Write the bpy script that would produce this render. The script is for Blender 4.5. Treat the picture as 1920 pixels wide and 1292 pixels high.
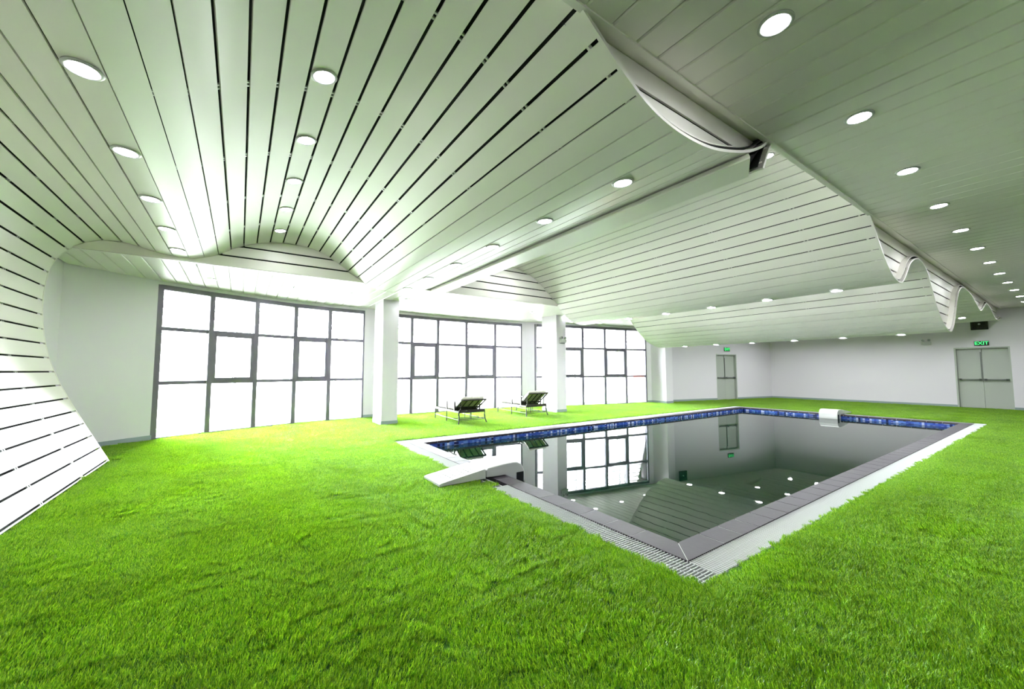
import bpy, math, random
from mathutils import Vector, Matrix
random.seed(7)
for o in list(bpy.data.objects): bpy.data.objects.remove(o)
scene = bpy.context.scene
col = scene.collection

# ------------------------------------------------------------------ camera, world, exposure
A, P, R_, H = math.radians(34.525), math.radians(3.784), math.radians(-.081), 1.34
fw = Vector((math.sin(A)*math.cos(P), math.cos(A)*math.cos(P), math.sin(P)))
rt0 = Vector((math.cos(A), -math.sin(A), 0)); up0 = rt0.cross(fw)
rt = rt0*math.cos(R_) + up0*math.sin(R_); up = up0*math.cos(R_) - rt0*math.sin(R_)
cd = bpy.data.cameras.new('camera'); cam = bpy.data.objects.new('camera', cd); col.objects.link(cam)
cd.sensor_width = 36; cd.lens = 739.0/1920*36; cd.clip_start = .05; cd.clip_end = 300
cam.matrix_world = Matrix(((rt.x, up.x, -fw.x, 0), (rt.y, up.y, -fw.y, 0), (rt.z, up.z, -fw.z, H), (0, 0, 0, 1)))
scene.camera = cam
world = bpy.data.worlds.new('sky'); scene.world = world; world.use_nodes = True
bg = world.node_tree.nodes['Background']; bg.inputs[0].default_value = (.93, .97, 1, 1); bg.inputs[1].default_value = 60.0
vs = scene.view_settings
vs.view_transform = 'Standard'; vs.look = 'None'; vs.gamma = 1; vs.use_curve_mapping = False
vs.exposure = 0.62
LAMP = 270.0

# ------------------------------------------------------------------ materials
def S(r, g, b):
    f = lambda c: ((c/255+.055)/1.055)**2.4 if c > 10 else c/255/12.92
    return (f(r), f(g), f(b), 1)
MATS = {}
def mat(name, c, rough=.5, metal=0, bump=0, bscale=60, var=0, emit=0, spec=.5):
    m = bpy.data.materials.new(name); m.use_nodes = True; MATS[name] = m
    nt = m.node_tree; b = nt.nodes['Principled BSDF']
    b.inputs['Base Color'].default_value = c; b.inputs['Roughness'].default_value = rough
    b.inputs['Metallic'].default_value = metal; b.inputs['Specular IOR Level'].default_value = spec
    if emit:
        b.inputs['Emission Color'].default_value = c; b.inputs['Emission Strength'].default_value = emit
    if bump or var:
        g = nt.nodes.new('ShaderNodeNewGeometry')
        n = nt.nodes.new('ShaderNodeTexNoise'); n.inputs['Scale'].default_value = bscale; n.inputs['Detail'].default_value = 4
        nt.links.new(g.outputs['Position'], n.inputs['Vector'])
        if bump:
            bp = nt.nodes.new('ShaderNodeBump'); bp.inputs['Strength'].default_value = bump; bp.inputs['Distance'].default_value = .01
            nt.links.new(n.outputs['Fac'], bp.inputs['Height']); nt.links.new(bp.outputs['Normal'], b.inputs['Normal'])
        if var:
            hs = nt.nodes.new('ShaderNodeHueSaturation'); hs.inputs['Color'].default_value = c
            mr = nt.nodes.new('ShaderNodeMapRange'); mr.inputs['To Min'].default_value = 1-var; mr.inputs['To Max'].default_value = 1+var
            nt.links.new(n.outputs['Fac'], mr.inputs['Value']); nt.links.new(mr.outputs['Result'], hs.inputs['Value'])
            nt.links.new(hs.outputs['Color'], b.inputs['Base Color'])
    return m
mat('slat_paint', S(238, 234, 227), .36, bump=.02, bscale=9)
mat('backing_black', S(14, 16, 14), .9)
mat('metal_light', S(196, 200, 194), .35, .6)
mat('wall_paint', S(238, 231, 241), .75, bump=.02, bscale=180)
mat('baseboard_grey', S(150, 164, 166), .5)
mat('frame_grey', S(112, 108, 122), .4, .2)
mat('door_grey', S(186, 190, 184), .45)
mat('door_metal', S(120, 124, 122), .3, .8)
mat('coping_slate', S(52, 46, 54), .55, bump=.12, bscale=22, var=.18)
mat('grout', S(214, 212, 212), .8)
mat('grate_white', S(184, 187, 186), .45)
mat('gutter_dark', S(40, 44, 42), .8)
mat('plastic_white', S(192, 193, 191), .32)
mat('dark_hole', S(18, 22, 22), .6)
mat('lounger_metal', S(62, 60, 56), .4, .5)
mat('cushion', S(206, 204, 190), .85, bump=.1, bscale=300)
mat('sling', S(196, 196, 168), .8, bump=.1, bscale=400)
mat('fan_black', S(20, 18, 16), .5)
mat('sign_black', S(12, 14, 12), .4)
mat('sign_green', S(60, 240, 120), .5, emit=1.1)
mat('lamp_glow', (.94, .97, 1, 1), .5, emit=LAMP)
mat('lamp_glow_soffit', (.94, .97, 1, 1), .5, emit=LAMP*.2)
mat('lamp_glow_lawn', (.94, .97, 1, 1), .5, emit=LAMP*.5)
mat('lamp_glow_flat', (.94, .97, 1, 1), .5, emit=LAMP*.55)
mat('terrace_concrete', S(214, 214, 208), .8, bump=.05, bscale=8, var=.06)
mat('louvre_white', S(228, 230, 230), .5)
mat('building_white', S(226, 226, 224), .8)
mat('building_grey', S(128, 128, 134), .7)
mat('sign_red', S(220, 60, 50), .5)
mat('detector_red', S(150, 60, 60), .4)
mat('soil_green', S(52, 96, 22), .95)
mat('window_dark', S(60, 66, 72), .2)

def nodes_mat(name):
    m = bpy.data.materials.new(name); m.use_nodes = True; MATS[name] = m
    return m, m.node_tree, m.node_tree.nodes, m.node_tree.links
# clear window glass: transparent with a Fresnel sheen
m, nt, N, L = nodes_mat('glass')
N.remove(N['Principled BSDF'])
tr = N.new('ShaderNodeBsdfTransparent'); tr.inputs[0].default_value = (.95, .97, .96, 1)
gl = N.new('ShaderNodeBsdfGlossy'); gl.inputs['Roughness'].default_value = .02
fr = N.new('ShaderNodeFresnel'); fr.inputs[0].default_value = 1.45
mx = N.new('ShaderNodeMixShader'); L.new(fr.outputs[0], mx.inputs[0]); L.new(tr.outputs[0], mx.inputs[1]); L.new(gl.outputs[0], mx.inputs[2])
L.new(mx.outputs[0], N['Material Output'].inputs[0])
# deep green water
m, nt, N, L = nodes_mat('pool_water')
b = N['Principled BSDF']; b.inputs['Base Color'].default_value = (.002, .013, .007, 1); b.inputs['Roughness'].default_value = .012
b.inputs['IOR'].default_value = 1.36
g = N.new('ShaderNodeNewGeometry'); n1 = N.new('ShaderNodeTexNoise'); n1.inputs['Scale'].default_value = 2.2; n1.inputs['Detail'].default_value = 2
L.new(g.outputs['Position'], n1.inputs['Vector'])
bp = N.new('ShaderNodeBump'); bp.inputs['Strength'].default_value = .02; bp.inputs['Distance'].default_value = .02
L.new(n1.outputs['Fac'], bp.inputs['Height']); L.new(bp.outputs['Normal'], b.inputs['Normal'])
# blue mosaic band
m, nt, N, L = nodes_mat('mosaic_blue')
b = N['Principled BSDF']; b.inputs['Roughness'].default_value = .15
g = N.new('ShaderNodeNewGeometry'); sc = N.new('ShaderNodeVectorMath'); sc.operation = 'SCALE'; sc.inputs['Scale'].default_value = 20
fl = N.new('ShaderNodeVectorMath'); fl.operation = 'FLOOR'; wn = N.new('ShaderNodeTexWhiteNoise')
off = N.new('ShaderNodeVectorMath'); off.operation = 'ADD'; off.inputs[1].default_value = (.013, .011, .0)
L.new(g.outputs['Position'], off.inputs[0]); L.new(off.outputs[0], sc.inputs[0]); L.new(sc.outputs[0], fl.inputs[0]); L.new(fl.outputs[0], wn.inputs['Vector'])
cr = N.new('ShaderNodeValToRGB'); cr.color_ramp.interpolation = 'CONSTANT'
els = cr.color_ramp.elements; els[0].color = S(46, 66, 146); els[1].position = .28; els[1].color = S(76, 108, 178)
for p_, c_ in ((.55, S(54, 84, 160)), (.74, S(168, 180, 216)), (.92, S(16, 22, 66))):
    e = els.new(p_); e.color = c_
L.new(wn.outputs['Value'], cr.inputs[0]); L.new(cr.outputs[0], b.inputs['Base Color'])
# artificial grass blades
m, nt, N, L = nodes_mat('turf_blade')
b = N['Principled BSDF']; b.inputs['Roughness'].default_value = .34; b.inputs['Specular IOR Level'].default_value = .9
b.inputs['Sheen Weight'].default_value = .25; b.inputs['Sheen Roughness'].default_value = .4; b.inputs['Sheen Tint'].default_value = (.9, 1, .6, 1)
g = N.new('ShaderNodeNewGeometry')
cr = N.new('ShaderNodeValToRGB'); els = cr.color_ramp.elements
els[0].color = S(70, 126, 4); els[1].color = S(182, 218, 48)
e = els.new(.5); e.color = S(122, 178, 14)
L.new(g.outputs['Random Per Island'], cr.inputs[0])
n1 = N.new('ShaderNodeTexNoise'); n1.inputs['Scale'].default_value = 1.3; n1.inputs['Detail'].default_value = 5
L.new(g.outputs['Position'], n1.inputs['Vector'])
hs = N.new('ShaderNodeHueSaturation'); mr = N.new('ShaderNodeMapRange'); mr.inputs['From Min'].default_value = .3; mr.inputs['From Max'].default_value = .7
mr.inputs['To Min'].default_value = .82; mr.inputs['To Max'].default_value = 1.12
L.new(n1.outputs['Fac'], mr.inputs[0]); L.new(mr.outputs[0], hs.inputs['Value']); L.new(cr.outputs[0], hs.inputs['Color'])
L.new(hs.outputs[0], b.inputs['Base Color'])
tl = N.new('ShaderNodeBsdfTranslucent'); L.new(hs.outputs[0], tl.inputs[0])
mx = N.new('ShaderNodeMixShader'); mx.inputs[0].default_value = .5
L.new(b.outputs[0], mx.inputs[1]); L.new(tl.outputs[0], mx.inputs[2]); L.new(mx.outputs[0], N['Material Output'].inputs[0])

# ------------------------------------------------------------------ mesh helpers
class MB:
    def __init__(s): s.v = []; s.f = []
    def add(s, vs_, fs_):
        k = len(s.v); s.v += [tuple(v) for v in vs_]; s.f += [tuple(i+k for i in f) for f in fs_]; return s
    def box(s, lo, hi):
        x0, y0, z0 = lo; x1, y1, z1 = hi
        return s.add([(x0,y0,z0),(x1,y0,z0),(x1,y1,z0),(x0,y1,z0),(x0,y0,z1),(x1,y0,z1),(x1,y1,z1),(x0,y1,z1)],
                     [(0,3,2,1),(4,5,6,7),(0,1,5,4),(1,2,6,5),(2,3,7,6),(3,0,4,7)])
    def bar(s, p, q, w, h, upv=(0,0,1)):
        p, q = Vector(p), Vector(q); d = (q-p).normalized(); u = Vector(upv)
        sd = d.cross(u)
        if sd.length < 1e-4: sd = d.cross(Vector((0,1,0)))
        sd.normalize(); u = sd.cross(d); a = sd*w/2; c = u*h/2
        return s.add([p-a-c,p+a-c,p+a+c,p-a+c,q-a-c,q+a-c,q+a+c,q-a+c], [(0,3,2,1),(4,5,6,7),(0,1,5,4),(1,2,6,5),(2,3,7,6),(3,0,4,7)])
    def tube(s, pts, r, n=8):
        pts = [Vector(p) for p in pts]; rings = []
        for i, p in enumerate(pts):
            d = (pts[min(i+1, len(pts)-1)]-pts[max(i-1, 0)]).normalized()
            a = d.cross(Vector((0,0,1)));
            if a.length < 1e-3: a = d.cross(Vector((0,1,0)))
            a.normalize(); c = d.cross(a)
            rr = r[i] if isinstance(r, (list, tuple)) else r
            rings.append([p+(a*math.cos(2*math.pi*k/n)+c*math.sin(2*math.pi*k/n))*rr for k in range(n)])
        v = [q for ring in rings for q in ring]; f = []
        for i in range(len(rings)-1):
            for k in range(n): f.append((i*n+k, i*n+(k+1)%n, (i+1)*n+(k+1)%n, (i+1)*n+k))
        f.append(tuple(range(n-1, -1, -1))); f.append(tuple((len(rings)-1)*n+k for k in range(n)))
        return s.add(v, f)
    def lathe(s, prof, n=24, M=None):
        """prof: (r,z) list, from axis to axis; closed where r==0"""
        v = []; idx = []; f = []
        for r, z in prof:
            if r < 1e-6: idx.append([len(v)]); v.append(Vector((0,0,z)))
            else:
                idx.append(list(range(len(v), len(v)+n)))
                v += [Vector((r*math.cos(2*math.pi*k/n), r*math.sin(2*math.pi*k/n), z)) for k in range(n)]
        for a, b_ in zip(idx, idx[1:]):
            for k in range(n):
                if len(a) == 1 and len(b_) == 1: continue
                if len(a) == 1: f.append((a[0], b_[k], b_[(k+1)%n]))
                elif len(b_) == 1: f.append((a[k], b_[0], a[(k+1)%n]))
                else: f.append((a[k], b_[k], b_[(k+1)%n], a[(k+1)%n]))
        if M: v = [M @ q for q in v]
        return s.add(v, f)
    def extrude(s, sec, fn0, fn1):
        """section (closed list of 2D) mapped by fn0, fn1 to the two end loops"""
        n = len(sec); v = [fn0(*p) for p in sec]+[fn1(*p) for p in sec]
        f = [(i, (i+1)%n, n+(i+1)%n, n+i) for i in range(n)]+[tuple(range(n-1, -1, -1)), tuple(range(n, 2*n))]
        return s.add(v, f)
    def mesh(s, name, smooth=None):
        me = bpy.data.meshes.new(name); me.from_pydata(s.v, [], s.f); me.update()
        if smooth:
            me.shade_smooth(); me.set_sharp_from_angle(angle=math.radians(smooth))
        return me
    def build(s, name, m, parent=None, smooth=None, fix=False):
        me = s.mesh(name, smooth); me.materials.append(MATS[m])
        return obj(name, me, parent)
def obj(name, data, parent=None):
    o = bpy.data.objects.new(name, data); col.objects.link(o)
    if parent: o.parent = parent
    return o
def empty(name): 
    o = bpy.data.objects.new(name, None); col.objects.link(o); o.empty_display_size = .1; return o
def tag(o, label=None, cat=None, group=None, kind=None):
    if label: o['label'] = label
    if cat: o['category'] = cat
    if group: o['group'] = group
    if kind: o['kind'] = kind
    return o
def struct(name, label, cat, mb=None, m=None, smooth=None):
    o = mb.build(name, m, None, smooth) if mb else empty(name)
    return tag(o, label, cat, None, 'structure')
def copy_tree(o, parent=None):
    c = o.copy(); col.objects.link(c); c.parent = parent
    for ch in list(o.children): copy_tree(ch, c)
    return c
def spline(pts, per=8):
    out = []; n = len(pts)
    for i in range(n-1):
        p0, p1, p2, p3 = pts[max(i-1,0)], pts[i], pts[i+1], pts[min(i+2,n-1)]
        for k in range(per):
            t = k/per
            out.append(tuple(.5*((2*p1[j])+(-p0[j]+p2[j])*t+(2*p0[j]-5*p1[j]+4*p2[j]-p3[j])*t*t+(-p0[j]+3*p1[j]-3*p2[j]+p3[j])*t**3) for j in range(2)))
    out.append(tuple(pts[-1])); return out
def lerp_table(tab, x):
    if x <= tab[0][0]: return tab[0][1]
    for (a, b_), (c, d) in zip(tab, tab[1:]):
        if x <= c: return b_+(d-b_)*(x-a)/(c-a)
    return tab[-1][1]

# ------------------------------------------------------------------ dimensions (metres)
Y0, Y1 = 1.55, 8.32          # the two ends of the wave ceiling
ZC, ZS, ZW = 3.44, 3.15, 3.08  # flat ceiling, window soffit, window head
XL, XR, YB = -2.5, 21.4, -4.5  # side walls, wall behind the camera
POOL = (2.42, 1.44, 15.3, 7.5)
PITCH = .225
FAC = spline([(-2.5,9.6),(-1.4,10.46),(-.58,10.87),(.27,11.22),(1.13,11.52),(1.98,11.68),(2.92,11.75),(3.4,11.82),(4.4,11.93),(5.3,11.97),(6.35,11.97),(7.5,11.95),(8.6,11.84),(9.1,11.62),(10.1,11.3),(11.0,11.08),(12.0,10.85),(13.05,10.67),(14.1,10.48),(15.2,10.1)], 4)
def yf(x):
    if x > 15.2: return 10.1-(x-15.2)*1.35/6.1
    return lerp_table(FAC, x)
def fpt(x, z=0, out=0): return Vector((x, yf(x)+out, z))

# ------------------------------------------------------------------ outside: terrace, sunshade louvres, neighbour
struct('exterior_ground', 'bright pale concrete terrace outside the tall windows', 'terrace', MB().box((-40, 8.9, -.3), (70, 60, -.06)), 'terrace_concrete')

# ------------------------------------------------------------------ floor, pool basin, walls
fl_mb = MB()
px0, py0, px1, py1 = POOL
fl_mb.box((XL-.3, YB-.2, -.3), (px0, 12.2, -.012)); fl_mb.box((px1, YB-.2, -.3), (XR+.3, 10.3, -.012))
fl_mb.box((px0, YB-.2, -.3), (px1, py0, -.012)); fl_mb.box((px0, py1, -.3), (px1, 12.2, -.012))
struct('floor', 'green turf backing laid wall to wall around the pool', 'floor', fl_mb, 'soil_green')

def wall_seg(mb, a, b, z0, z1, t=.2):
    """upright wall piece between plan points a,b; thickness goes outside (left of a->b is outside)"""
    a, b = Vector((a[0], a[1], 0)), Vector((b[0], b[1], 0)); d = (b-a).normalized(); n = Vector((-d.y, d.x, 0))*t
    mb.add([a+Vector((0,0,z0)), b+Vector((0,0,z0)), b+n+Vector((0,0,z0)), a+n+Vector((0,0,z0)), a+Vector((0,0,z1)), b+Vector((0,0,z1)), b+n+Vector((0,0,z1)), a+n+Vector((0,0,z1))],
           [(0,1,5,4),(2,3,7,6),(1,2,6,5),(3,0,4,7),(4,5,6,7),(3,2,1,0)])
WIN = [[-1.4,-.58,.27,1.13,1.98,2.92], [3.42,4.4,5.3,6.35,7.5,8.6], [9.1,10.1,11.0,12.0,13.05,14.1]]
wf = MB()
def fac_run(x0, x1, z0, z1):
    xs = [x0]+[p[0] for p in FAC if x0 < p[0] < x1]+[x1]
    for a, b in zip(xs, xs[1:]): wall_seg(wf, (a, yf(a)), (b, yf(b)), z0, z1)
for a, b in ((-2.5,-1.4),(2.92,3.42),(8.6,9.1),(14.1,15.2)): fac_run(a, b, -.05, 4.4)
for w in WIN:
    for a, b in zip(w, w[1:]): wall_seg(wf, (a, yf(a)), (b, yf(b)), ZW, 4.4)
struct('wall_window', 'white curved wall holding the three tall gridded windows', 'wall', wf, 'wall_paint')
# wall with the grey double door beyond the pool
def dwp(s):   # point along the door wall, s metres from its start
    L_ = math.hypot(6.2, 1.372); return Vector((15.2+6.2*s/L_, 10.1-1.372*s/L_, 0))
dd = (dwp(1)-dwp(0)).normalized(); dn = Vector((-dd.y, dd.x, 0))   # dn points outdoors
SD0, SD1, HD = 2.68, 3.98, 2.08
mb = MB()
for a, b, z0, z1 in ((0, SD0, -.05, 4.4), (SD1, 6.35, -.05, 4.4), (SD0, SD1, HD, 4.4)): wall_seg(mb, dwp(a), dwp(b), z0, z1)
struct('wall_far', 'white end wall beyond the pool with a narrow grey double door', 'wall', mb, 'wall_paint')
# right wall with wide double door, Y from 1.44 to 2.66
DY0, DY1, HR = 1.42, 2.70, 2.14
mb = MB()
for a, b, z0, z1 in ((8.75, DY1, -.05, 4.4), (DY0, YB, -.05, 4.4), (DY1, DY0, HR, 4.4)): wall_seg(mb, (XR, a), (XR, b), z0, z1)
struct('wall_right', 'white wall behind the pool end carrying exit sign and black fan', 'wall', mb, 'wall_paint')
mb = MB(); wall_seg(mb, (XR, YB), (XL, YB), -.05, 4.4)
struct('wall_back', 'white wall behind the viewer', 'wall', mb, 'wall_paint')
mb = MB(); wall_seg(mb, (XL, YB), (XL, 9.6), -.05, 4.4)
struct('wall_left', 'plain white wall behind the slatted curve', 'wall', mb, 'wall_paint')
mb = MB().box((XL-.3, YB-.3, 4.4), (XR+.3, 12.4, 4.6))
struct('roof_slab', 'dark structural slab hidden above the slatted ceilings', 'roof', mb, 'backing_black')

# baseboards
def bb_run(mb, pts, h=.085, t=.015):
    for a, b in zip(pts, pts[1:]):
        a, b = Vector(a), Vector(b); d = (b-a).normalized(); n = Vector((d.y, -d.x, 0))*t/2
        mb.bar(a+n+Vector((0,0,h/2)), b+n+Vector((0,0,h/2)), t, h)
bw = MB()
for a, b in ((-2.5,-1.4),(2.92,3.42),(8.6,9.1),(14.1,15.2)):
    xs = [a]+[p[0] for p in FAC if a < p[0] < b]+[b]; bb_run(bw, [fpt(x) for x in xs])
struct('baseboard_window', 'grey baseboard along the curved window wall', 'baseboard', bw, 'baseboard_grey')
b2 = MB(); bb_run(b2, [dwp(0), dwp(SD0)]); bb_run(b2, [dwp(SD1), dwp(6.35)])
struct('baseboard_far', 'grey baseboard below the end wall with narrow door', 'baseboard', b2, 'baseboard_grey')
b2 = MB(); bb_run(b2, [(XR, 8.74, 0), (XR, DY1, 0)]); bb_run(b2, [(XR, DY0, 0), (XR, YB, 0)])
struct('baseboard_right', 'grey baseboard below the wall with the wide exit door', 'baseboard', b2, 'baseboard_grey')

# columns
for i, (x, y, w, lab) in enumerate(((2.93, 10.0, .4, 'white square column standing between the first two windows'), (8.43, 9.7, .4, 'white square column carrying the twin emergency lamp'), (14.3, 9.72, .46, 'white square column beside the narrow grey door wall'))):
    c = struct('column', lab, 'column')
    MB().box((x, y, -.05), (x+w, y+.75, ZS+.05)).build('shaft', 'wall_paint', c)
    MB().box((x-.012, y-.012, -.01), (x+w+.012, y+.762, .085)).build('plinth', 'baseboard_grey', c)

# windows
def yv(a, b): d = (b-a).normalized(); return Vector((-d.y, d.x, 0))
SASH = [(1, 3), (1, 3), (1, 3)]
TZ = (1.1, 2.2)
WLAB = ['tall gridded window between the plain wall and the first column', 'tall gridded window behind the two loungers', 'tall gridded window beside the narrow door wall']
for wi, nodes in enumerate(WIN):
    W = struct('window_%d' % (wi+1), WLAB[wi], 'window')
    pts = [fpt(x, 0, .07) for x in nodes]
    for i, p in enumerate(pts):
        edge = i in (0, len(pts)-1)
        d = yv(pts[max(i-1,0)], pts[min(i+1,len(pts)-1)])
        MB().bar(p+Vector((0,0,-.03)), p+Vector((0,0,ZW)), .095 if not edge else .1, .13, d).build('mullion', 'frame_grey', W)
    for i, (a, b) in enumerate(zip(pts, pts[1:])):
        n = yv(a, b)
        MB().bar(a+Vector((0,0,ZW-.045)), b+Vector((0,0,ZW-.045)), .13, .1).build('head_rail', 'frame_grey', W)
        MB().bar(a+Vector((0,0,.0)), b+Vector((0,0,.0)), .13, .05).build('sill_rail', 'frame_grey', W)
        for z in TZ: MB().bar(a+Vector((0,0,z)), b+Vector((0,0,z)), .09, .075).build('transom', 'frame_grey', W)
        zz = (0, TZ[0], TZ[1], ZW)
        for r in range(3):
            MB().bar(a+Vector((0,0,(zz[r]+zz[r+1])/2)), b+Vector((0,0,(zz[r]+zz[r+1])/2)), .008, zz[r+1]-zz[r]-.03).build('pane', 'glass', W)
        if i in SASH[wi]:
            d = (b-a).normalized(); a2, b2 = a+d*.075-n*.03, b-d*.075-n*.03; z0, z1 = TZ[0]+.06, TZ[1]-.06
            sm = MB()
            for p, q in ((a2+Vector((0,0,z0)), b2+Vector((0,0,z0))), (a2+Vector((0,0,z1)), b2+Vector((0,0,z1)))): sm.bar(p, q, .06, .07)
            for p in (a2, b2): sm.bar(p+Vector((0,0,z0-.027)), p+Vector((0,0,z1+.027)), .075, .06, n)
            so = sm.build('sash', 'frame_grey', W)
            c = (a2+b2)/2-n*.05+Vector((0,0,z0+.02))
            MB().bar(c-d*.06, c+d*.06, .02, .02).bar(c-d*.02, c-d*.02+Vector((0,0,.05)), .018, .018, n).build('handle', 'frame_grey', so)

# doors
def make_door(name, label, width, height, a, d, n):
    """a: left foot seen from inside, d: along wall, n: outwards"""
    D = struct(name, label, 'door'); D.matrix_world = Matrix(((d.x, n.x, 0, a.x), (d.y, n.y, 0, a.y), (0, 0, 1, 0), (0, 0, 0, 1)))
    f = MB().box((0, 0, 0), (.045, .19, height)).box((width-.045, 0, 0), (width, .19, height)).box((.045, 0, height-.045), (width-.045, .19, height))
    f.box((.0, .15, -.05), (width, .195, height))
    f.build('door_frame', 'door_grey', D)
    h = width/2
    for k in (0, 1):
        x0, x1 = (.05, h-.003) if k == 0 else (h+.003, width-.05)
        leaf = MB().box((x0, .1, .008), (x1, .145, height-.05)).build('door_leaf', 'door_grey', D)
        pb = MB().bar((x0+.04, .045, 1.0), (x1-.04, .045, 1.0), .03, .04)
        for x in (x0+.05, x1-.05): pb.box((x-.04, .03, .965), (x+.04, .1, 1.035))
        pb.build('push_bar', 'door_metal', leaf)
        if k == 0:
            MB().box((x1-.035, .075, 1.04), (x1-.01, .1, height-.16)).build('bolt_rod', 'door_metal', leaf)
            MB().box((x1-.05, .06, height-.17), (x1+.0, .1, height-.06)).build('bolt_case', 'plastic_white', leaf)
    return D
make_door('door_1', 'narrow grey double door in the end wall beyond the pool', SD1-SD0, HD, dwp(SD0), dd, dn)
make_door('door_2', 'wide pale grey double exit door below the black fan', DY1-DY0, HR, Vector((XR, DY1, 0)), Vector((0, -1, 0)), Vector((1, 0, 0)))

# ------------------------------------------------------------------ wave ceiling
PROF_A = [(-1.56,0),(-1.9,.69),(-2.13,1.2),(-2.26,1.62),(-2.32,2.0),(-2.34,2.44),(-2.29,2.83),(-2.19,3.04),(-2.03,3.19),(-1.85,3.28),(-1.65,3.32),(-1.43,3.295),(-1.2,3.235),(-.98,3.2),(-.73,3.2),(-.5,3.26),(-.3,3.37),(-.1,3.5),(.23,3.63),(.65,3.7),(1.08,3.66),(1.42,3.52),(1.68,3.35),(1.95,3.18),(2.2,3.07),(2.5,3.02),(2.85,3.03),(3.15,3.09),(3.5,3.2),(3.77,3.325),(3.93,3.44)]
PROF_B = [(3.8,3.14),(3.93,3.35),(4.06,3.5),(4.4,3.76),(4.8,3.92),(5.2,4.0),(5.55,4.02),(6.0,3.96),(6.43,3.8),(6.8,3.54),(7.17,3.22),(7.45,2.98),(7.75,2.79),(8.05,2.69),(8.4,2.69),(8.7,2.86),(9.0,3.08),(9.4,3.22),(9.8,3.25),(10.2,3.13),(10.5,2.88),(10.85,2.56),(11.25,2.31),(11.65,2.17),(12.0,2.12),(12.3,2.18),(12.66,2.42),(13.0,2.8),(13.3,3.06),(13.7,3.23),(14.1,3.28),(14.7,3.27),(15.3,3.2),(15.8,3.08),(16.3,2.96),(16.7,2.96),(17.1,3.06),(17.6,3.22),(18.0,3.27),(18.6,3.2),(19.2,3.06),(19.8,2.96),(20.4,2.96),(20.9,3.02),(21.38,3.1)]
def resample(prof):
    pl = spline(prof, 10); s = [0]
    for a, b in zip(pl, pl[1:]): s.append(s[-1]+math.hypot(b[0]-a[0], b[1]-a[1]))
    return pl, s
def at_s(pl, s, t):
    t = min(max(t, 0), s[-1]); lo, hi = 0, len(s)-1
    while hi-lo > 1:
        m_ = (lo+hi)//2
        if s[m_] <= t: lo = m_
        else: hi = m_
    u = (t-s[lo])/max(s[hi]-s[lo], 1e-9); a, b = pl[lo], pl[hi]
    return (a[0]+(b[0]-a[0])*u, a[1]+(b[1]-a[1])*u)
def nrm(pl, s, t):
    t = min(max(t, .04), s[-1]-.04)
    a, b = at_s(pl, s, t-.04), at_s(pl, s, t+.04); d = (b[0]-a[0], b[1]-a[1]); l = math.hypot(*d); return (-d[1]/l, d[0]/l)
WAVES = []
def curv(pl, s, t):
    n0, n1 = nrm(pl, s, t-.12), nrm(pl, s, t+.12); return n0[0]*n1[1]-n0[1]*n1[0]    # >0 : concave from above (trough)
def make_wave(prof, label, pitch, smin, rows):
    root = struct('wave_ceiling', label, 'ceiling')
    pl, s = resample(prof); pt = pitch
    rs = [s[min((i for i in range(len(pl)) if pl[i][1] > 2.0 and s[i] > smin), key=lambda i: abs(pl[i][0]-x))] for x in rows]
    phase = min((pt*j/40 for j in range(40)), key=lambda p: sum(abs((r-p)/pt % 1-.5)**2 for r in rs))   # lamps sit mid-slat
    cuts = [0]+[phase+k*pt for k in range(200) if .03 < phase+k*pt < s[-1]-.03]+[s[-1]]
    for c0, c1 in zip(cuts, cuts[1:]):
        g0 = .0118-.0083*min(max((curv(pl, s, c0)-.04)/.2, 0), 1)
        g1 = .0118-.0083*min(max((curv(pl, s, c1)-.04)/.2, 0), 1)
        ts = [c0+g0+(c1-c0-g0-g1)*j/4 for j in range(5)]
        low = [at_s(pl, s, t) for t in ts]; ns = [nrm(pl, s, t) for t in ts]
        top = [(p[0]+q[0]*.016, p[1]+q[1]*.016) for p, q in zip(low, ns)]
        sec = low+top[::-1]
        MB().extrude(sec, lambda x, z: (x, Y0+.012, z), lambda x, z: (x, Y1-.012, z)).build('slat', 'slat_paint', root, 35)
    # black sheet above the gaps, carrier rails and edge trims
    ts = [s[-1]*j/160 for j in range(161)]
    def strip(o0, o1, ya, yb, xa=-9, xb=99):
        lo = [(at_s(pl, s, t), nrm(pl, s, t)) for t in ts]
        lo = [q for q in lo if xa < q[0][0] < xb]
        a = [(p[0]+q[0]*o0, p[1]+q[1]*o0) for p, q in lo]; b = [(p[0]+q[0]*o1, p[1]+q[1]*o1) for p, q in lo]
        m_ = len(a); v = []
        for i in range(m_): v += [(a[i][0], ya, a[i][1]), (a[i][0], yb, a[i][1]), (b[i][0], yb, b[i][1]), (b[i][0], ya, b[i][1])]
        f = []
        for i in range(m_-1):
            for k in range(4): f.append((i*4+k, (i+1)*4+k, (i+1)*4+(k+1)%4, i*4+(k+1)%4))
        f += [(0,1,2,3), tuple((m_-1)*4+k for k in (3,2,1,0))]
        return MB().add(v, f)
    strip(.045, .055, Y0+.02, Y1-.02).build('black_backing', 'backing_black', root)
    y = Y0+.75
    while y < Y1-.2:
        for dy in (0, .045): strip(.017, .03, y+dy, y+dy+.016).build('carrier_rail', 'metal_light', root)
        y += 1.22
    strip(-.003, .02, Y0-.012, Y0+.012).build('edge_trim', 'slat_paint', root, 35)
    strip(.056, .064, Y0+.012, Y0+.14, *((-9, 3.4) if len(WAVES) == 0 else (4.3, 99))).build('edge_return', 'slat_paint', root, 35)
    strip(-.003, .02, Y1-.012, Y1+.012).build('edge_trim', 'slat_paint', root, 35)
    WAVES.append((pl, s, pt, phase)); return root
WA = make_wave(PROF_A, 'pale slatted wave ceiling rising from the grass and rolling over the lawn', .205, 2.6, (-.9, .5, 2.73))
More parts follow.
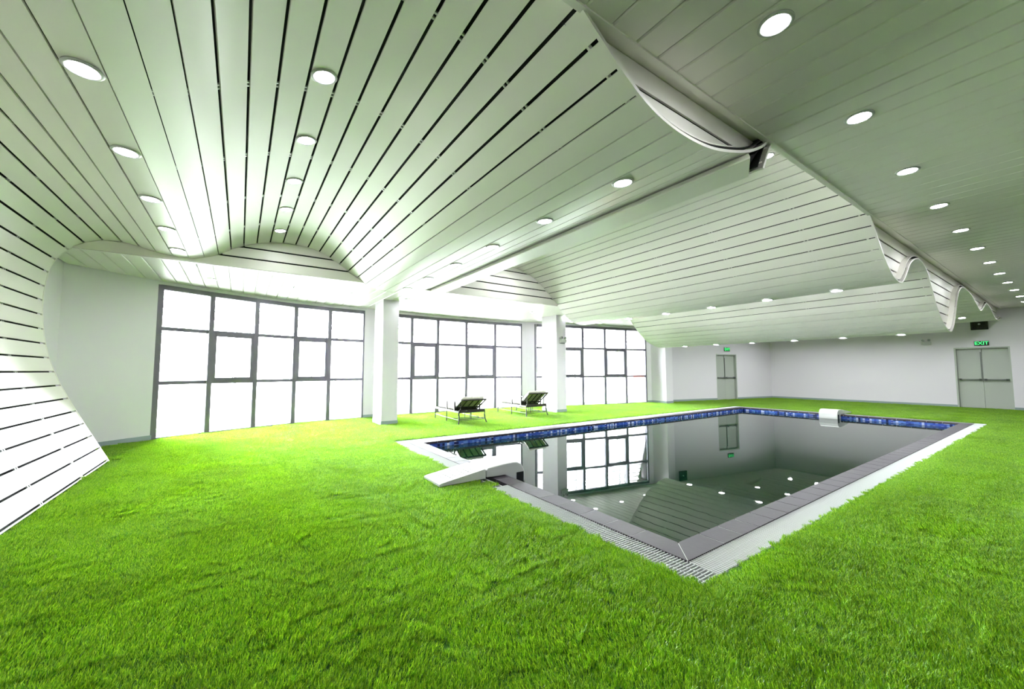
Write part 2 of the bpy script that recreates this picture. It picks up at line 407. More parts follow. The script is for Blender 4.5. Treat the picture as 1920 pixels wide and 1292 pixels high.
WB = make_wave(PROF_B, 'pale slatted wave ceiling rolling above the pool beyond the long beam', .205, 0, (5.3, 8.24, 12.0))
TAB = [p for p in WAVES[0][0] if p[1] > 2.5 and p[0] < 3.93]+[p for p in WAVES[1][0] if p[0] > 3.95]
_t = [TAB[0]]
for p in TAB[1:]:
    if p[0] > _t[-1][0]+.004: _t.append(p)
TAB = _t
def zp(x): return lerp_table(TAB, x)

# end panels: horizontal slats between the wave edge and the flat ceilings
def end_slats(root, y, xa, xb, zref, below, nm='slat'):
    """below=True: fill from wave edge up to zref; False: from zref up to the wave edge"""
    xs = [xa+(xb-xa)*i/900 for i in range(901)]
    for k in range(8):
        if below: z1 = zref+.02-k*.19; z0 = z1-.163
        else: z0 = zref+.005+k*.19; z1 = z0+.163
        run = []
        def flush():
            if len(run) >= 3:
                q = run if len(run) < 30 else [run[int(round(i*(len(run)-1)/29))] for i in range(30)]
                lo = [(x, a) for x, a, b in q]; hi = [(x, b) for x, a, b in q][::-1]
                v = []; 
                for yy in (y-.008, y+.008): v += [(x, yy, z) for x, z in lo+hi]
                n = len(q); f = []
                for i in range(n-1):
                    j0, j1, h0, h1 = i, i+1, 2*n-1-i, 2*n-2-i
                    f += [(j0, j1, h1, h0), (2*n+j1, 2*n+j0, 2*n+h0, 2*n+h1), (j1, j0, 2*n+j0, 2*n+j1), (h0, h1, 2*n+h1, 2*n+h0)]
                f += [(0, 2*n-1, 4*n-1, 2*n), (n, n-1, 3*n-1, 3*n)]
                MB().add(v, f).build(nm, 'slat_paint', root)
            run.clear()
        for x in xs:
            w = zp(x)
            a, b = (max(z0, w+.013), z1) if below else (z0, min(z1, w-.002))
            if b-a > .004: run.append((x, a, b))
            else: flush()
        flush()
    n = 300; v = []
    for i in range(n+1):
        x = xa+(xb-xa)*i/n; w = zp(x)
        lo, hi = (min(w+.02, zref), zref) if below else (zref, max(w, zref))
        v += [(x, y+(.03 if below else .03), lo), (x, y+.03, hi)]
    f = [(2*i, 2*i+2, 2*i+3, 2*i+1) for i in range(n)]
    MB().add(v, f).build('black_backing', 'backing_black', root)
NE = struct('trim_1', 'slatted upright panels closing the wave ends below the flat ceiling edge', 'panel')
end_slats(NE, Y0+.10, -1.9, 21.38, ZC, True)
FE = struct('trim_2', 'grey slatted upright panels closing the arches above the window soffit', 'panel')
end_slats(FE, Y1-.05, -2.1, 21.38, ZS-.01, False)
FB = struct('trim_3', 'slatted upright panels closing the hanging wave below the soffit edge', 'panel')
end_slats(FB, Y1+.0, 2.0, 21.38, ZS, True)

# flat slatted ceilings
SEC = [(0,.016),(0,.009),(.009,0),(PITCH-.015,0),(PITCH-.006,.009),(PITCH-.006,.016)]
CE = struct('ceiling', 'flat green-grey slatted ceiling over the near side of the hall', 'ceiling')
slat_me = MB().extrude(SEC, lambda x, z: (x, YB, z), lambda x, z: (x, Y0-.03, z)).mesh('slat'); slat_me.materials.append(MATS['slat_paint'])
x = XL+.02
while x < XR-.1:
    o = obj('slat', slat_me, CE); o.location = (x, 0, ZC); x += PITCH
MB().box((XL, YB, ZC+.03), (XR, Y0-.02, ZC+.04)).build('black_backing', 'backing_black', CE)
MB().box((XL, Y0-.03, ZC-.012), (XR, Y0+.015, ZC+.06)).build('edge_trim', 'slat_paint', CE)
for xa_, xb_ in ((-2.3, -.25), (1.6, 3.86), (7.05, XR)): MB().box((xa_, Y0+.015, ZC+.03), (xb_, Y0+.13, ZC+.04)).build('shadow_board', 'slat_paint', CE)
MB().box((3.7, Y0-.01, ZC+.06), (7.4, Y0+.01, 4.4)).build('upstand', 'slat_paint', CE)
SO = struct('soffit_ceiling', 'bright lowered slatted ceiling strip along the windows', 'ceiling')
x = XL+.02
while x < XR-.1:
    ye0, ye1 = yf(x)+.02, yf(x+PITCH-.004)+.02
    MB().extrude(SEC, lambda u, z: (x+u, Y1+.02, ZS+z), lambda u, z: (x+u, ye0+(ye1-ye0)*u/PITCH, ZS+z)).build('slat', 'slat_paint', SO)
    x += PITCH
mb = MB(); xs = [p[0] for p in FAC]+[XR]
for a, b in zip(xs, xs[1:]):
    mb.add([(a,Y1,ZS+.03),(b,Y1,ZS+.03),(b,yf(b)+.05,ZS+.03),(a,yf(a)+.05,ZS+.03)], [(0,1,2,3)])
mb.build('backing', 'slat_paint', SO)
MB().box((XL, Y1-.03, ZS-.012), (XR, Y1+.03, ZS+.03)).build('edge_trim', 'slat_paint', SO)

# long boxed beam between the two waves
BE = struct('beam', 'long pale boxed beam between the two slatted waves', 'beam')
FBX = [(0,3,2,1),(4,5,6,7),(0,1,5,4),(1,2,6,5),(2,3,7,6),(3,0,4,7)]
MB().add([(3.46,1.5,3.115),(3.785,1.66,3.115),(3.785,8.3,3.115),(3.46,8.3,3.115),(3.46,1.5,3.13),(3.785,1.66,3.13),(3.785,8.3,3.13),(3.46,8.3,3.13)], FBX).build('bottom_panel', 'slat_paint', BE)
MB().add([(3.46,1.5,3.13),(3.475,1.51,3.13),(3.475,8.3,3.13),(3.46,8.3,3.13),(3.50,1.53,3.185),(3.515,1.54,3.185),(3.515,8.3,3.185),(3.50,8.3,3.185)], FBX).build('side_panel', 'slat_paint', BE)
MB().add([(3.48,1.6,3.131),(3.78,1.7,3.131),(3.97,1.7,3.40),(3.95,1.6,3.43),(3.78,1.6,3.30),(3.51,1.6,3.18)], [(0,1,2,3,4,5)]).build('end_shade_cap', 'backing_black', BE)  # black sheet standing in for the shade inside the hollow beam

# ------------------------------------------------------------------ downlights
def downlight(x, y, z, nx, nz, label, group, glow='lamp_glow'):
    """normal (nx,nz) in the X-Z plane points up into the ceiling"""
    r = empty('downlight'); tag(r, label, 'downlight', group)
    n = Vector((nx, 0, nz)).normalized(); a = Vector((0,1,0)).cross(n); 
    r.matrix_world = Matrix(((a.x, 0, n.x, x), (a.y, 1, n.y, y), (a.z, 0, n.z, z), (0, 0, 0, 1)))
    obj('trim_ring', ring, r); obj('diffuser', DISC[glow], r)
    return r
ring = MB().lathe([(.073,.004),(.073,-.006),(.078,-.010),(.09,-.010),(.098,-.004),(.098,.002),(.073,.004)], 28).mesh('trim_ring', 40); ring.materials.append(MATS['plastic_white'])
disc = MB().lathe([(0,-.007),(.055,-.007),(.073,-.003),(.073,.001),(0,.001)], 28).mesh('diffuser', 40); disc.materials.append(MATS['lamp_glow'])
DISC = {'lamp_glow': disc}
for g_ in ('lamp_glow_soffit', 'lamp_glow_lawn', 'lamp_glow_flat'):
    d_ = disc.copy(); d_.materials[0] = MATS[g_]; DISC[g_] = d_
ORD = ['first','second','third','fourth','fifth','sixth','seventh','eighth','ninth','tenth','eleventh','twelfth','thirteenth','fourteenth','fifteenth','sixteenth']
def wave_row(x, ys, where, group):
    pl, s, pt, ph = WAVES[0] if x < 3.8 else WAVES[1]
    i0 = min((i for i in range(len(pl)) if pl[i][1] > 2.0 and s[i] > (2.6 if x < 3.8 else 0)), key=lambda i: abs(pl[i][0]-x))
    x = at_s(pl, s, ph+(math.floor((s[i0]-ph)/pt)+.5)*pt)[0]       # centre of the slat it sits in
    glow = 'lamp_glow_lawn' if x < 3.8 else 'lamp_glow'
    z = zp(x); sl = (zp(x+.08)-zp(x-.08))/.16; l = math.hypot(1, sl)
    nx, nz = -sl/l, 1/l
    for i, y in enumerate(sorted(ys, reverse=True)):
        downlight(x-nx*.002, y, z-.003, nx, nz, '%s round downlight from the windows, %s' % (ORD[i], where), group, glow)
wave_row(-.9, [3.39,4.5,5.61,6.7,7.78], 'along the low roll beside the grass-side wave', 'downlights along the first wave roll')
wave_row(.5, [3.31,4.36,5.41,6.44,7.5], 'along the crest of the arch over the lawn', 'downlights along the first arch crest')
wave_row(2.73, [2.26,3.36,4.47,5.58,6.7,7.8], 'along the roll next to the boxed beam', 'downlights beside the beam')
wave_row(5.3, [2.12,3.2,4.28,5.36,6.44,7.52], 'along the arch crest behind the boxed beam', 'downlights behind the beam')
wave_row(8.24, [2.3,3.36,4.44,5.53,6.6,7.65], 'along the middle hanging roll above the pool', 'downlights on the middle roll')
wave_row(12.0, [2.27,3.3,4.32,5.36,6.39,7.42], 'along the lowest hanging roll above the far pool end', 'downlights on the lowest roll')
wave_row(9.8, [2.3,3.36,4.44,5.5,6.56,7.6], 'added unseen in the arch between the two hanging pool rolls', 'added downlights in the narrow arch')  # hidden row added, with others, to brighten the right-hand side
wave_row(14.1, [2.3,3.35,4.4,5.45,6.5,7.6], 'in the arch beyond the lowest roll', 'downlights in the far arch')
wave_row(16.5, [2.3,3.33,4.36,5.38,6.4,7.4], 'added unseen along the roll beyond the pool end', 'added downlights beyond the pool end')  # row added out of view to throw light onto the right wall
wave_row(19.4, [2.2,3.25,4.3,5.35,6.4,7.35], 'along the last roll before the exit door wall', 'downlights before the exit wall')
for k in range(12):
    downlight(2.6+1.565*k, .954, ZC-.001, 0, 1, '%s round downlight along the flat ceiling, counted toward the exit door' % ORD[k], 'downlights in the flat ceiling', 'lamp_glow_flat')
for row, y in enumerate((9.7, 10.8)):
    k = 0
    for i in range(12):
        x = 10.11+1.33*(i-8)
        if y > yf(x)-.25 or (2.7 < x < 3.6 and y > 9.85): continue
        downlight(x, y, ZS-.001, 0, 1, '%s round downlight in the %s soffit row, counted from the plain wall' % (ORD[k], ('column-side', 'window-side')[row]), 'downlights in the window soffit', 'lamp_glow_soffit'); k += 1

# ------------------------------------------------------------------ pool
GW, CW = .22, .215
cx0, cy0, cx1, cy1 = px0+GW, py0+GW, px1-GW, py1-GW         # outer edge of the coping
ix0, iy0, ix1, iy1 = cx0+CW, cy0+CW, cx1-CW, cy1-CW         # inner edge
ZWAT = -.105
basin = struct('pool_floor', 'sunken pool basin with blue mosaic rim', 'pool basin')
bm = MB()
for lo, hi in (((ix0-.2,iy0-.2,-1.5),(ix0,iy1+.2,-.03)), ((ix1,iy0-.2,-1.5),(ix1+.2,iy1+.2,-.03)), ((ix0,iy0-.2,-1.5),(ix1,iy0,-.03)), ((ix0,iy1,-1.5),(ix1,iy1+.2,-.03))): bm.box(lo, hi)
bm.build('mosaic_band', 'mosaic_blue', basin)
MB().box((ix0-.2,iy0-.2,-1.6),(ix1+.2,iy1+.2,-1.5)).build('basin_bottom', 'mosaic_blue', basin)
struct('pool_water', 'still dark green pool water mirroring the room', 'water', MB().box((ix0+.001, iy0+.001, -1.49), (ix1-.001, iy1-.001, ZWAT)), 'pool_water')
# coping: mitred corners, single slate tiles
CP = struct('pool_kerb', 'grey slate tile coping framing the pool water', 'coping')
MB().box((cx0+.004,cy0+.004,-.06),(ix0-.01,cy1-.004,.0015)).box((ix1+.01,cy0+.004,-.06),(cx1-.004,cy1-.004,.0015)).box((ix0-.01,cy0+.004,-.06),(ix1+.01,iy0-.01,.0015)).box((ix0-.01,iy1+.01,-.06),(ix1+.01,cy1-.004,.0015)).build('grout_bed', 'grout', CP)
TL = .285; J = .004
def tile(poly):
    v = [(x, y, -.04) for x, y in poly]+[(x, y, .004+random.uniform(-.0008, .0008)) for x, y in poly]
    MB().add(v, [(3,2,1,0),(4,5,6,7),(0,1,5,4),(1,2,6,5),(2,3,7,6),(3,0,4,7)]).build('coping_tile', 'coping_slate', CP)
def side(o, i, a0, a1, b0, b1, horiz):
    """o,i outer / inner offset; a0..a1 outer run, b0..b1 inner run (mitred ends)"""
    n = round((b1-b0)/TL); cuts = [b0+(b1-b0)*k/n for k in range(n+1)]
    for k in range(n):
        s0, s1 = cuts[k]+J, cuts[k+1]-J
        o0 = a0+J*1.2 if k == 0 else s0; o1 = a1-J*1.2 if k == n-1 else s1
        q = [(o0, o), (o1, o), (s1, i), (s0, i)]
        if not horiz: q = [(y, x) for x, y in q]
        if (o < i) != horiz: q = q[::-1]
        tile(q)
side(cy0, iy0, cx0, cx1, ix0, ix1, True); side(cy1, iy1, cx0, cx1, ix0, ix1, True)
side(cx0, ix0, cy0, cy1, iy0, iy1, False); side(cx1, ix1, cy0, cy1, iy0, iy1, False)
# gutter grates: bars across, joined per side
def grate(label, rect, along, bars, gaps=()):
    x0, y0, x1, y1 = rect
    G = tag(empty('drain_grate'), label, 'drain grate', 'overflow grates around the pool')
    MB().box((x0, y0, -.1), (x1, y1, -.05)).build('gutter_channel', 'gutter_dark', G)
    rails = MB(); bar = MB(); pt, w = .026, .016
    n = int(((x1-x0) if along == 'x' else (y1-y0))/pt)
    a = x0 if along == 'x' else y0; c0, c1 = (y0, y1) if along == 'x' else (x0, x1)
    for k in range(n):
        t0 = a+k*pt+.005; t1 = t0+w
        if any(g0 < t0 < g1 for g0, g1 in gaps): continue
        sec = [(t0, -.03), (t0+.003, -.002), (t0+.006, .0), (t1-.006, .0), (t1-.003, -.002), (t1, -.03)]
        if along == 'x': bar.extrude(sec, lambda t, z: (t, c0+.004, z), lambda t, z: (t, c1-.004, z))
        else: bar.extrude(sec, lambda t, z: (c0+.004, t, z), lambda t, z: (c1-.004, t, z))
    o = bar.build('grate_bars', 'grate_white', G); o['kind'] = 'stuff'
    for fr_ in (.33, .67):
        c = c0+(c1-c0)*fr_
        if along == 'x': rails.box((x0, c-.006, -.035), (x1, c+.006, -.006))
        else: rails.box((c-.006, y0, -.035), (c+.006, y1, -.006))
    rails.build('grate_rails', 'grate_white', G)
SK0, SK1 = 3.82, 4.86
grate('white barred drain grate along the pool side with the nearer filter ramp', (px0, py0, cx0, py1), 'y', True, [(SK0+.1, SK1)])
grate('white barred drain grate along the long pool side facing the flat ceiling', (cx0, py0, px1, cy0), 'x', True)
grate('white barred drain grate along the long pool side facing the loungers', (cx0, cy1, px1, py1), 'x', True)
grate('white barred drain grate along the far short pool end', (cx1, cy0, px1, cy1), 'y', True)

# wall-hung filter units straddling the coping
def filter_unit(label, loc, rz):
    r = tag(empty('pool_filter'), label, 'pool filter', 'white filter units hooked over the pool edge')
    r.location = loc; r.rotation_euler = (0, 0, rz)
    w = .23
    # ramp lid on the grass (local x<0), body over the water (x>0); x=0 is the inner coping edge
    ramp = [(-.93,.012),(-.93,.035),(-.90,.045),(-.33,.125),(-.315,.12),(-.315,.012)]
    rb = MB().extrude(ramp, lambda x, z: (x, -w, z), lambda x, z: (x, w, z)); ro = rb.build('ramp_lid', 'plastic_white', r)
    MB().box((-.925,-w+.005,.004),(-.33,w-.005,.012)).build('ramp_foot', 'dark_hole', ro)
    sl = math.atan2(.08, .57)
    stud = MB().lathe([(.016,0),(.014,.004),(0,.005)], 10).mesh('tread_stud'); stud.materials.append(MATS['plastic_white'])
    for i in range(9):
        for j in range(7):
            o = obj('tread_stud', stud, ro); o.location = (-.87+i*.062, -.18+j*.06, .049+(i*.062)*math.tan(sl)); o.rotation_euler = (0, -sl, 0)
    body = [(-.30,.02),(-.30,.11),(-.27,.135),(-.05,.155),(.10,.158),(.17,.15),(.235,.115),(.275,.04),(.285,-.05),(.285,-.4),(.012,-.4),(.012,-.02),(-.02,.008),(-.1,.01)]
    b_ = MB().extrude(body, lambda x, z: (x, -w, z), lambda x, z: (x, w, z)); bo = b_.build('filter_body', 'plastic_white', r)
    bv = bo.modifiers.new('round', 'BEVEL'); bv.width = .014; bv.segments = 3; bv.limit_method = 'ANGLE'; bv.angle_limit = math.radians(50)
    for sgn in (-1, 1):
        MB().box((.15, sgn*w-.004, -.12), (.262, sgn*w+.004, .02)).build('outlet_opening', 'dark_hole', bo)
    return r
filter_unit('white pool filter with studded ramp lid on the lawn-side pool edge', (ix0, 4.5, 0), 0)
filter_unit('white pool filter hooked over the far short pool end', (ix1, 4.47, 0), math.pi)

# ------------------------------------------------------------------ loungers (head end at -Y)
def lounger(label, loc, rz, top):
    r = tag(empty('sun_lounger'), label, 'sun lounger', 'two loungers facing the windows'); r.location = loc; r.rotation_euler = (0, 0, rz)
    hw = .36; zr = .30; m_ = 'lounger_metal'
    fr_ = MB()
    for sx in (-1, 1): fr_.bar((sx*hw, 0, zr), (sx*hw, 1.58, zr), .03, .045)
    for y in (.0, .32, 1.58): fr_.bar((-hw, y, zr), (hw, y, zr), .035, .045)
    fr_.bar((-hw, .0, zr+.03), (hw, .0, zr+.03), .02, .05)
    fr_.build('frame', m_, r)
    for sx in (-1, 1):
        MB().tube([(sx*hw, .0, zr), (sx*hw, .0, .2), (sx*(hw+.012), -.015, .1), (sx*(hw+.04), -.05, 0)], [.019,.018,.016,.016]).build('leg', m_, r, 40)
        MB().tube([(sx*hw, 1.58, zr), (sx*hw, 1.58, .12), (sx*hw, 1.59, 0)], .015).build('leg', m_, r, 40)
        MB().tube([(sx*hw, .78, zr), (sx*hw, .78, .1), (sx*hw, .78, 0)], .013).build('leg', m_, r, 40)
        ar = MB().bar((sx*hw, .27, zr), (sx*hw, .27, .56), .035, .035, (0,1,0)).bar((sx*hw, .76, zr), (sx*hw, .76, .53), .03, .035, (0,1,0)).tube([(sx*hw, .16, .56), (sx*hw, .3, .572), (sx*hw, .6, .55), (sx*hw, .8, .535), (sx*hw, .88, .55)], .018)
        ar.build('armrest', m_, r, 40)
        MB().tube([(sx*hw, .02, .1), (sx*hw, 1.58, .12)], .008).build('stretcher', m_, r, 40)
    MB().bar((-hw, .0, .13), (hw, .0, .13), .014, .018).bar((-hw, .02, .095), (hw, .02, .095), .012, .014).build('stretcher', m_, r)
    for x in (-.05, .1): MB().bar((x, .32, .12), (x, .32, zr), .012, .012, (0,1,0)).build('strut', m_, r)
    MB().bar((-hw, .32, .12), (hw, .32, .12), .012, .014).build('stretcher', m_, r)
    # seat slats
    for k in range(13): MB().bar((-hw, .42+k*.09, zr+.012), (hw, .42+k*.09, zr+.012), .05, .014).build('seat_slat', m_, r)
    # backrest leaning back over the head end
    p0, p1 = Vector((0, .36, .335)), Vector((0, -.10, top)); d = (p1-p0).normalized(); up_ = Vector((0, -d.z, d.y)); 
    if up_.z < 0: up_ = -up_
    bk = MB()
    for sx in (-1, 1): bk.bar(p0+Vector((sx*.325,0,0)), p1+Vector((sx*.345,0,0)), .03, .03, up_)
    bk.bar(p0+Vector((-.325,0,0)), p0+Vector((.325,0,0)), .03, .03, up_); bk.bar(p1+Vector((-.36,0,0)), p1+Vector((.36,0,0)), .03, .032, up_)
    q = p0+(p1-p0)*.2; bk.bar(q+Vector((-.33,0,0)), q+Vector((.33,0,0)), .03, .025, up_)
    B = bk.build('backrest', m_, r)
    for x in (-.17, 0, .17): MB().bar(p0+Vector((x,0,0)), p1+Vector((x,0,0)), .02, .02, up_).build('back_bar', m_, B)
    MB().bar(p0+up_*.02, p1+up_*.02, .62, .008, up_).build('back_sling', 'sling', B)
    for sx in (-1, 1): MB().bar((sx*.3, .05, zr+.02), p0+(p1-p0)*.72+Vector((sx*.31,0,-.01)), .014, .014, (0,1,0)).build('prop_strut', m_, B)
    # cushions
    def pad(a, b, th, nm, w=.3):
        a, b = Vector(a), Vector(b); mb = MB(); d_ = (b-a).normalized(); u_ = Vector((1,0,0)).cross(d_)
        if u_.z < 0: u_ = -u_
        mb.bar(a+u_*th/2, b+u_*th/2, 2*w, th, u_); o = mb.build(nm, 'cushion', r, 40)
        bv = o.modifiers.new('soft', 'BEVEL'); bv.width = th*.42; bv.segments = 4
        return o
    pad((0, .40, zr+.025), (0, 1.54, zr+.025), .07, 'seat_cushion')
    pad(p0+up_*.025+d*.03, p1+up_*.025+d*.015, .075, 'back_cushion', .31)
    return r
lounger('metal lounger with tilted back cushion, next to the column between the windows', (4.90, 8.92, 0), math.radians(-2), .60)
lounger('metal lounger with tilted back cushion, next to the column with the twin lamp', (7.24, 9.26, 0), math.radians(-1), .67)

# ------------------------------------------------------------------ fittings on the walls
def place(o, a, d, n):
    """local x along d, local y = -n (into room is -y), z up"""
    o.matrix_world = Matrix(((d.x, n.x, 0, a.x), (d.y, n.y, 0, a.y), (0, 0, 1, a.z), (0, 0, 0, 1)))
EX, EN = Vector((0,-1,0)), Vector((1,0,0))
def exit_sign(label, a, d, n, w=.36, h=.155):
    r = tag(empty('exit_sign'), label, 'exit sign', 'exit signs above the doors'); place(r, a, d, n)
    MB().box((-w/2, -.035, -h/2), (w/2, -.002, h/2)).build('sign_case', 'sign_black', r)
    c = bpy.data.curves.new('lettering', 'FONT'); c.body = 'EXIT'; c.size = h*.98; c.extrude = .001; c.align_x = 'CENTER'; c.align_y = 'CENTER'
    c.offset = .0015
    t = bpy.data.objects.new('lettering', c); col.objects.link(t); bpy.context.view_layer.update()
    me = bpy.data.meshes.new_from_object(t.evaluated_get(bpy.context.evaluated_depsgraph_get())); bpy.data.objects.remove(t)
    me.materials.clear(); me.materials.append(MATS['sign_green'])
    o = obj('lettering', me, r); o.rotation_euler = (math.pi/2, 0, 0); o.location = (0, -.037, 0); o['label'] = 'glowing green EXIT lettering'
    return r
exit_sign('lit green exit sign over the wide grey door', Vector((XR, 2.03, 2.27)), EX, EN, .34, .16)
exit_sign('lit green exit sign over the narrow grey door in the end wall', dwp(3.37)+Vector((0,0,2.3)), dd, dn, .34, .17)
def fan(label, a, d, n):
    r = tag(empty('exhaust_fan'), label, 'exhaust fan', 'black exhaust fans high on the walls'); place(r, a, d, n); s_ = .2
    f = MB()
    for lo, hi in (((-s_,-.05,-s_),(-s_+.035,0,s_)), ((s_-.035,-.05,-s_),(s_,0,s_)), ((-s_,-.05,-s_),(s_,0,-s_+.035)), ((-s_,-.05,s_-.035),(s_,0,s_))): f.box(lo, hi)
    f.build('fan_frame', 'fan_black', r)
    MB().box((-s_+.03,-.008,-s_+.03),(s_-.03,-.001,s_-.03)).build('fan_backplate', 'fan_black', r)
    M = Matrix.Rotation(math.pi/2, 4, 'X')
    MB().lathe([(0,.06),(.03,.055),(.035,.02),(0,.02)], 14, M).build('fan_hub', 'metal_light', r, 40)
    for k in range(5):
        t = 2*math.pi*k/5; q = []
        for rr, w, z in ((.03,.25,-.025),(.10,.42,-.02),(.158,.4,-.018)):
            q += [(rr*math.cos(t-w), z-.012, rr*math.sin(t-w)), (rr*math.cos(t+w), z+.008, rr*math.sin(t+w))]
        v = q+[(x, y-.003, z) for x, y, z in q]
        MB().add(v, [(0,1,3,2),(2,3,5,4),(6,8,9,7),(8,10,11,9),(0,2,8,6),(2,4,10,8),(1,7,9,3),(3,9,11,5),(4,5,11,10),(0,6,7,1)]).build('fan_blade', 'fan_black', r)
    MB().tube([(-s_+.02,-.052,-s_+.02),(s_-.02,-.052,s_-.02)], .004, 6).tube([(-s_+.02,-.052,s_-.02),(s_-.02,-.052,-s_+.02)], .004, 6).build('fan_guard', 'fan_black', r)
    return r
fan('black square exhaust fan high above the wide exit door', Vector((XR, 2.05, 2.95)), EX, EN)
fan('black square exhaust fan on the end wall next to the last column', dwp(.5)+Vector((0,0,2.92)), dd, dn)
def twin_lamp(label, a, d, n):
    r = tag(empty('emergency_lamp'), label, 'emergency lamp', 'white twin-head emergency lamps'); place(r, a, d, n)
    MB().box((-.13,-.07,-.09),(.13,-.002,.03)).build('lamp_case', 'plastic_white', r)
    M = Matrix.Rotation(math.pi/2, 4, 'X')
    for sx in (-1, 1):
        hd = MB().lathe([(0,-.02),(.035,-.02),(.05,.03),(.05,.04),(.042,.045),(0,.045)], 16, Matrix.Translation((sx*.08, -.035, .08)) @ M).build('lamp_head', 'plastic_white', r, 40)
        MB().lathe([(0,.050),(.036,.048),(.036,.044),(0,.044)], 16, Matrix.Translation((sx*.08, -.035, .08)) @ M).build('lens', 'door_metal', hd, 40)
    return r
twin_lamp('white twin-head emergency lamp on the white wall beyond the pool end', Vector((XR, 3.38, 2.38)), EX, EN)
twin_lamp('white twin-head emergency lamp on the face of the middle column', Vector((8.68, 9.7, 2.33)), Vector((1,0,0)), Vector((0,1,0)))
def detector(label, loc):
    r = tag(empty('smoke_detector'), label, 'smoke detector'); r.location = loc
    MB().lathe([(0,-.03),(.05,-.03),(.065,-.012),(.065,0),(0,0)], 18).build('housing', 'plastic_white', r, 40)
    MB().lathe([(0,-.055),(.02,-.052),(.035,-.03),(0,-.03)], 14).build('red_lens', 'detector_red', r, 40)
detector('small white ceiling detector with red lens under the soffit', (2.93, 8.74, ZS))

# ------------------------------------------------------------------ outside, continued
ss = tag(empty('sunshade'), 'white louvred sunshade on paired posts outside the windows', 'sunshade')
for i in range(5):
    lv = MB(); z = 2.62+.16*i
    xs = [-3.2+.9*k for k in range(22)]
    for a, b in zip(xs, xs[1:]): lv.bar(Vector((a, yf(max(a,-2.5))+1.15, z)), Vector((b, yf(max(b,-2.5))+1.15, z)), .16, .02, (0,-.5,.85))
    lv.build('louvre', 'louvre_white', ss)
for x in (-2.3, -.1, 2.1, 4.5, 6.9, 9.3, 11.5, 13.7):
    for dx in (0, .28):
        y = yf(x+dx)+1.15
        MB().box((x+dx-.03, y-.03, -.06), (x+dx+.03, y+.03, 3.4)).build('post', 'louvre_white', ss)
nb = tag(empty('neighbour_building'), 'pale neighbouring building with grey upper cladding seen through the windows', 'building')
MB().box((8, 29, -.06), (60, 40, 5.6)).build('lower_storey', 'building_white', nb)
MB().box((9, 28.8, 5.6), (58, 40, 9.4)).build('upper_storey', 'building_grey', nb)
for k in range(9): MB().box((11+5*k, 28.93, 1.2), (13.4+5*k, 29.05, 3.0)).build('window', 'window_dark', nb)
rs = tag(empty('red_sign'), 'small red sign board standing outside the last window', 'sign'); rs.location = (19.65, 15.2, -.06)
MB().box((-.46, -.03, .55), (.46, .03, 1.68)).build('sign_board', 'sign_red', rs)
for sx in (-.4, .4): MB().box((sx-.03, -.03, 0), (sx+.03, .03, .55)).build('post', 'louvre_white', rs)

# ------------------------------------------------------------------ artificial turf
def blade_patch(seed, size=.2, n=1050):
    rnd = random.Random(seed); v = []; f = []
    for _ in range(n):
        x, y = rnd.uniform(-size/2, size/2), rnd.uniform(-size/2, size/2); a = rnd.uniform(0, 2*math.pi)
        h = rnd.uniform(.016, .030); w = rnd.uniform(.0014, .0022)
        la = rnd.gauss(.6, 1.2); ln = rnd.uniform(.2, .75)*h
        dx, dy = math.cos(a)*w, math.sin(a)*w; lx, ly = math.cos(la)*ln, math.sin(la)*ln
        k = len(v)
        v += [(x-dx, y-dy, -.012), (x+dx, y+dy, -.012), (x+lx*.4+dx*.8, y+ly*.4+dy*.8, h*.62-.01), (x+lx*.4-dx*.8, y+ly*.4-dy*.8, h*.62-.01), (x+lx, y+ly, h-.01)]
        f += [(k, k+1, k+2, k+3), (k+3, k+2, k+4)]
    me = bpy.data.meshes.new('turf_patch'); me.from_pydata(v, [], f); me.update(); me.materials.append(MATS['turf_blade'])
    return bpy.data.objects.new('turf_patch', me)
patches = [blade_patch(s) for s in (1, 2, 3)]
def turf_ok(x, y):
    if y > yf(x)-.04 or x > XR-.08 or y < YB+.1: return False
    if x < XL+.1 or (Y0-.05 < y < Y1+.06 and x < -1.46): return False
    if px0-.11 < x < px1+.11 and py0-.11 < y < py1+.11:
        return px0-.09 < x < px0+.18 and 3.92 < y < 4.22
    for (cx, cy, w) in ((2.93,10.0,.4),(8.43,9.7,.4),(14.3,9.72,.46)):
        if cx-.06 < x < cx+w+.06 and cy-.06 < y < cy+.82: return False
    return True
sets = [[], [], []]
STEP = .165; yy = YB
while yy < 12.2:
    xx = XL
    while xx < XR:
        px_, py_ = xx+random.uniform(-.015, .015), yy+random.uniform(-.015, .015)
        if turf_ok(px_, py_): sets[random.randrange(3)].append((px_, py_, 0))
        xx += STEP
    yy += STEP
for k in range(42): sets[k % 3].append((-1.46, Y0+.02+k*.163, 0))
for k in range(90):     # rows hugging the grate edges
    t = k*.16
    for q in ((px0-.1+t, py0-.102), (px0-.1+t, py1+.102), (px0-.102, py0-.1+t), (px1+.102, py0-.1+t)):
        if q[0] < px1+.1 and q[1] < py1+.1: sets[random.randrange(3)].append((q[0], q[1], 0))
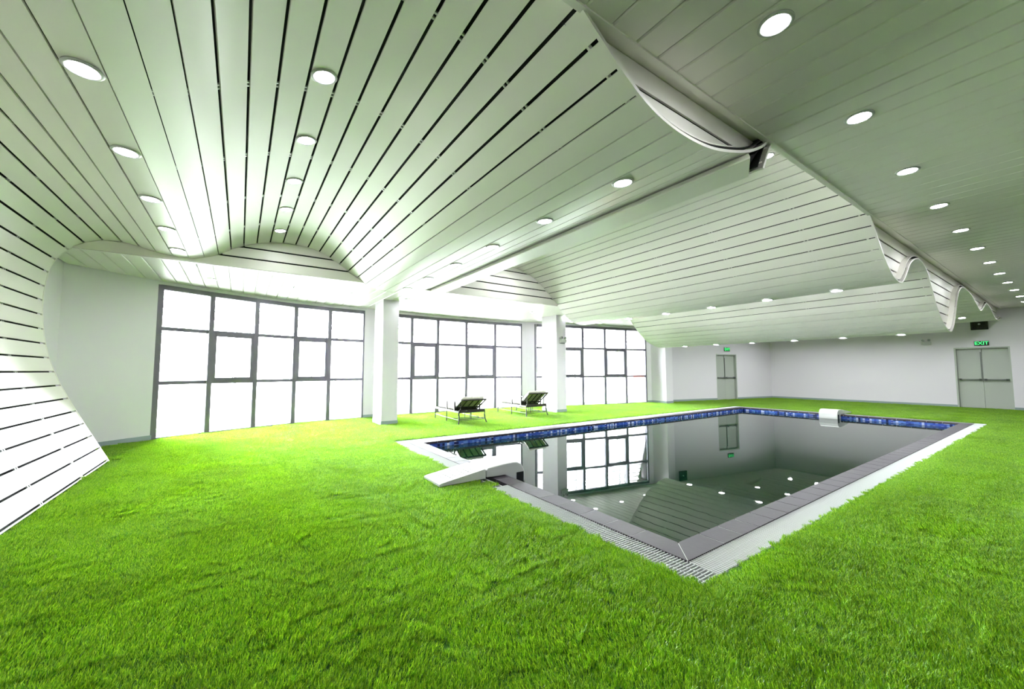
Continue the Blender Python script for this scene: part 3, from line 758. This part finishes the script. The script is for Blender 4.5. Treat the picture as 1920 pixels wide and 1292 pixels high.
def turf_group(ob):
    g = bpy.data.node_groups.new('turf_scatter', 'GeometryNodeTree')
    g.interface.new_socket('Geometry', in_out='INPUT', socket_type='NodeSocketGeometry'); g.interface.new_socket('Geometry', in_out='OUTPUT', socket_type='NodeSocketGeometry')
    n = g.nodes; l = g.links
    gi, go = n.new('NodeGroupInput'), n.new('NodeGroupOutput'); ip = n.new('GeometryNodeInstanceOnPoints'); oi = n.new('GeometryNodeObjectInfo')
    oi.inputs['Object'].default_value = ob
    pos = n.new('GeometryNodeInputPosition'); ns = n.new('ShaderNodeTexNoise'); ns.inputs['Scale'].default_value = 1.6; ns.inputs['Detail'].default_value = 3
    l.new(pos.outputs[0], ns.inputs['Vector'])
    # tilt follows broad noise, heading follows noise plus jitter
    sub = n.new('ShaderNodeVectorMath'); sub.operation = 'SUBTRACT'; sub.inputs[1].default_value = (.5, .5, .5); l.new(ns.outputs['Color'], sub.inputs[0])
    mul = n.new('ShaderNodeVectorMath'); mul.operation = 'MULTIPLY'; mul.inputs[1].default_value = (.5, .5, 7.0); l.new(sub.outputs[0], mul.inputs[0])
    rv = n.new('FunctionNodeRandomValue'); rv.data_type = 'FLOAT_VECTOR'; rv.inputs[0].default_value = (-.05, -.05, -.5); rv.inputs[1].default_value = (.05, .05, .5)
    ad = n.new('ShaderNodeVectorMath'); ad.operation = 'ADD'; l.new(mul.outputs[0], ad.inputs[0]); l.new(rv.outputs[0], ad.inputs[1])
    e2 = n.new('FunctionNodeEulerToRotation'); l.new(ad.outputs[0], e2.inputs[0])
    l.new(gi.outputs[0], ip.inputs['Points']); l.new(oi.outputs['Geometry'], ip.inputs['Instance']); l.new(e2.outputs[0], ip.inputs['Rotation'])
    r2 = n.new('FunctionNodeRandomValue'); r2.data_type = 'FLOAT_VECTOR'; r2.inputs[0].default_value = (1, 1, .85); r2.inputs[1].default_value = (1.05, 1.05, 1.2); r2.inputs['Seed'].default_value = 4
    l.new(r2.outputs[0], ip.inputs['Scale']); l.new(ip.outputs[0], go.inputs[0])
    return g
turf = tag(empty('grass'), 'bright green artificial grass covering the hall floor around the pool', 'grass', kind='stuff')
for k in range(3):
    me = bpy.data.meshes.new('grass_blades'); me.from_pydata(sets[k], [], []); me.materials.append(MATS['turf_blade'])
    o = obj('grass_blades', me, turf); o['kind'] = 'stuff'
    md = o.modifiers.new('scatter', 'NODES'); md.node_group = turf_group(patches[k])
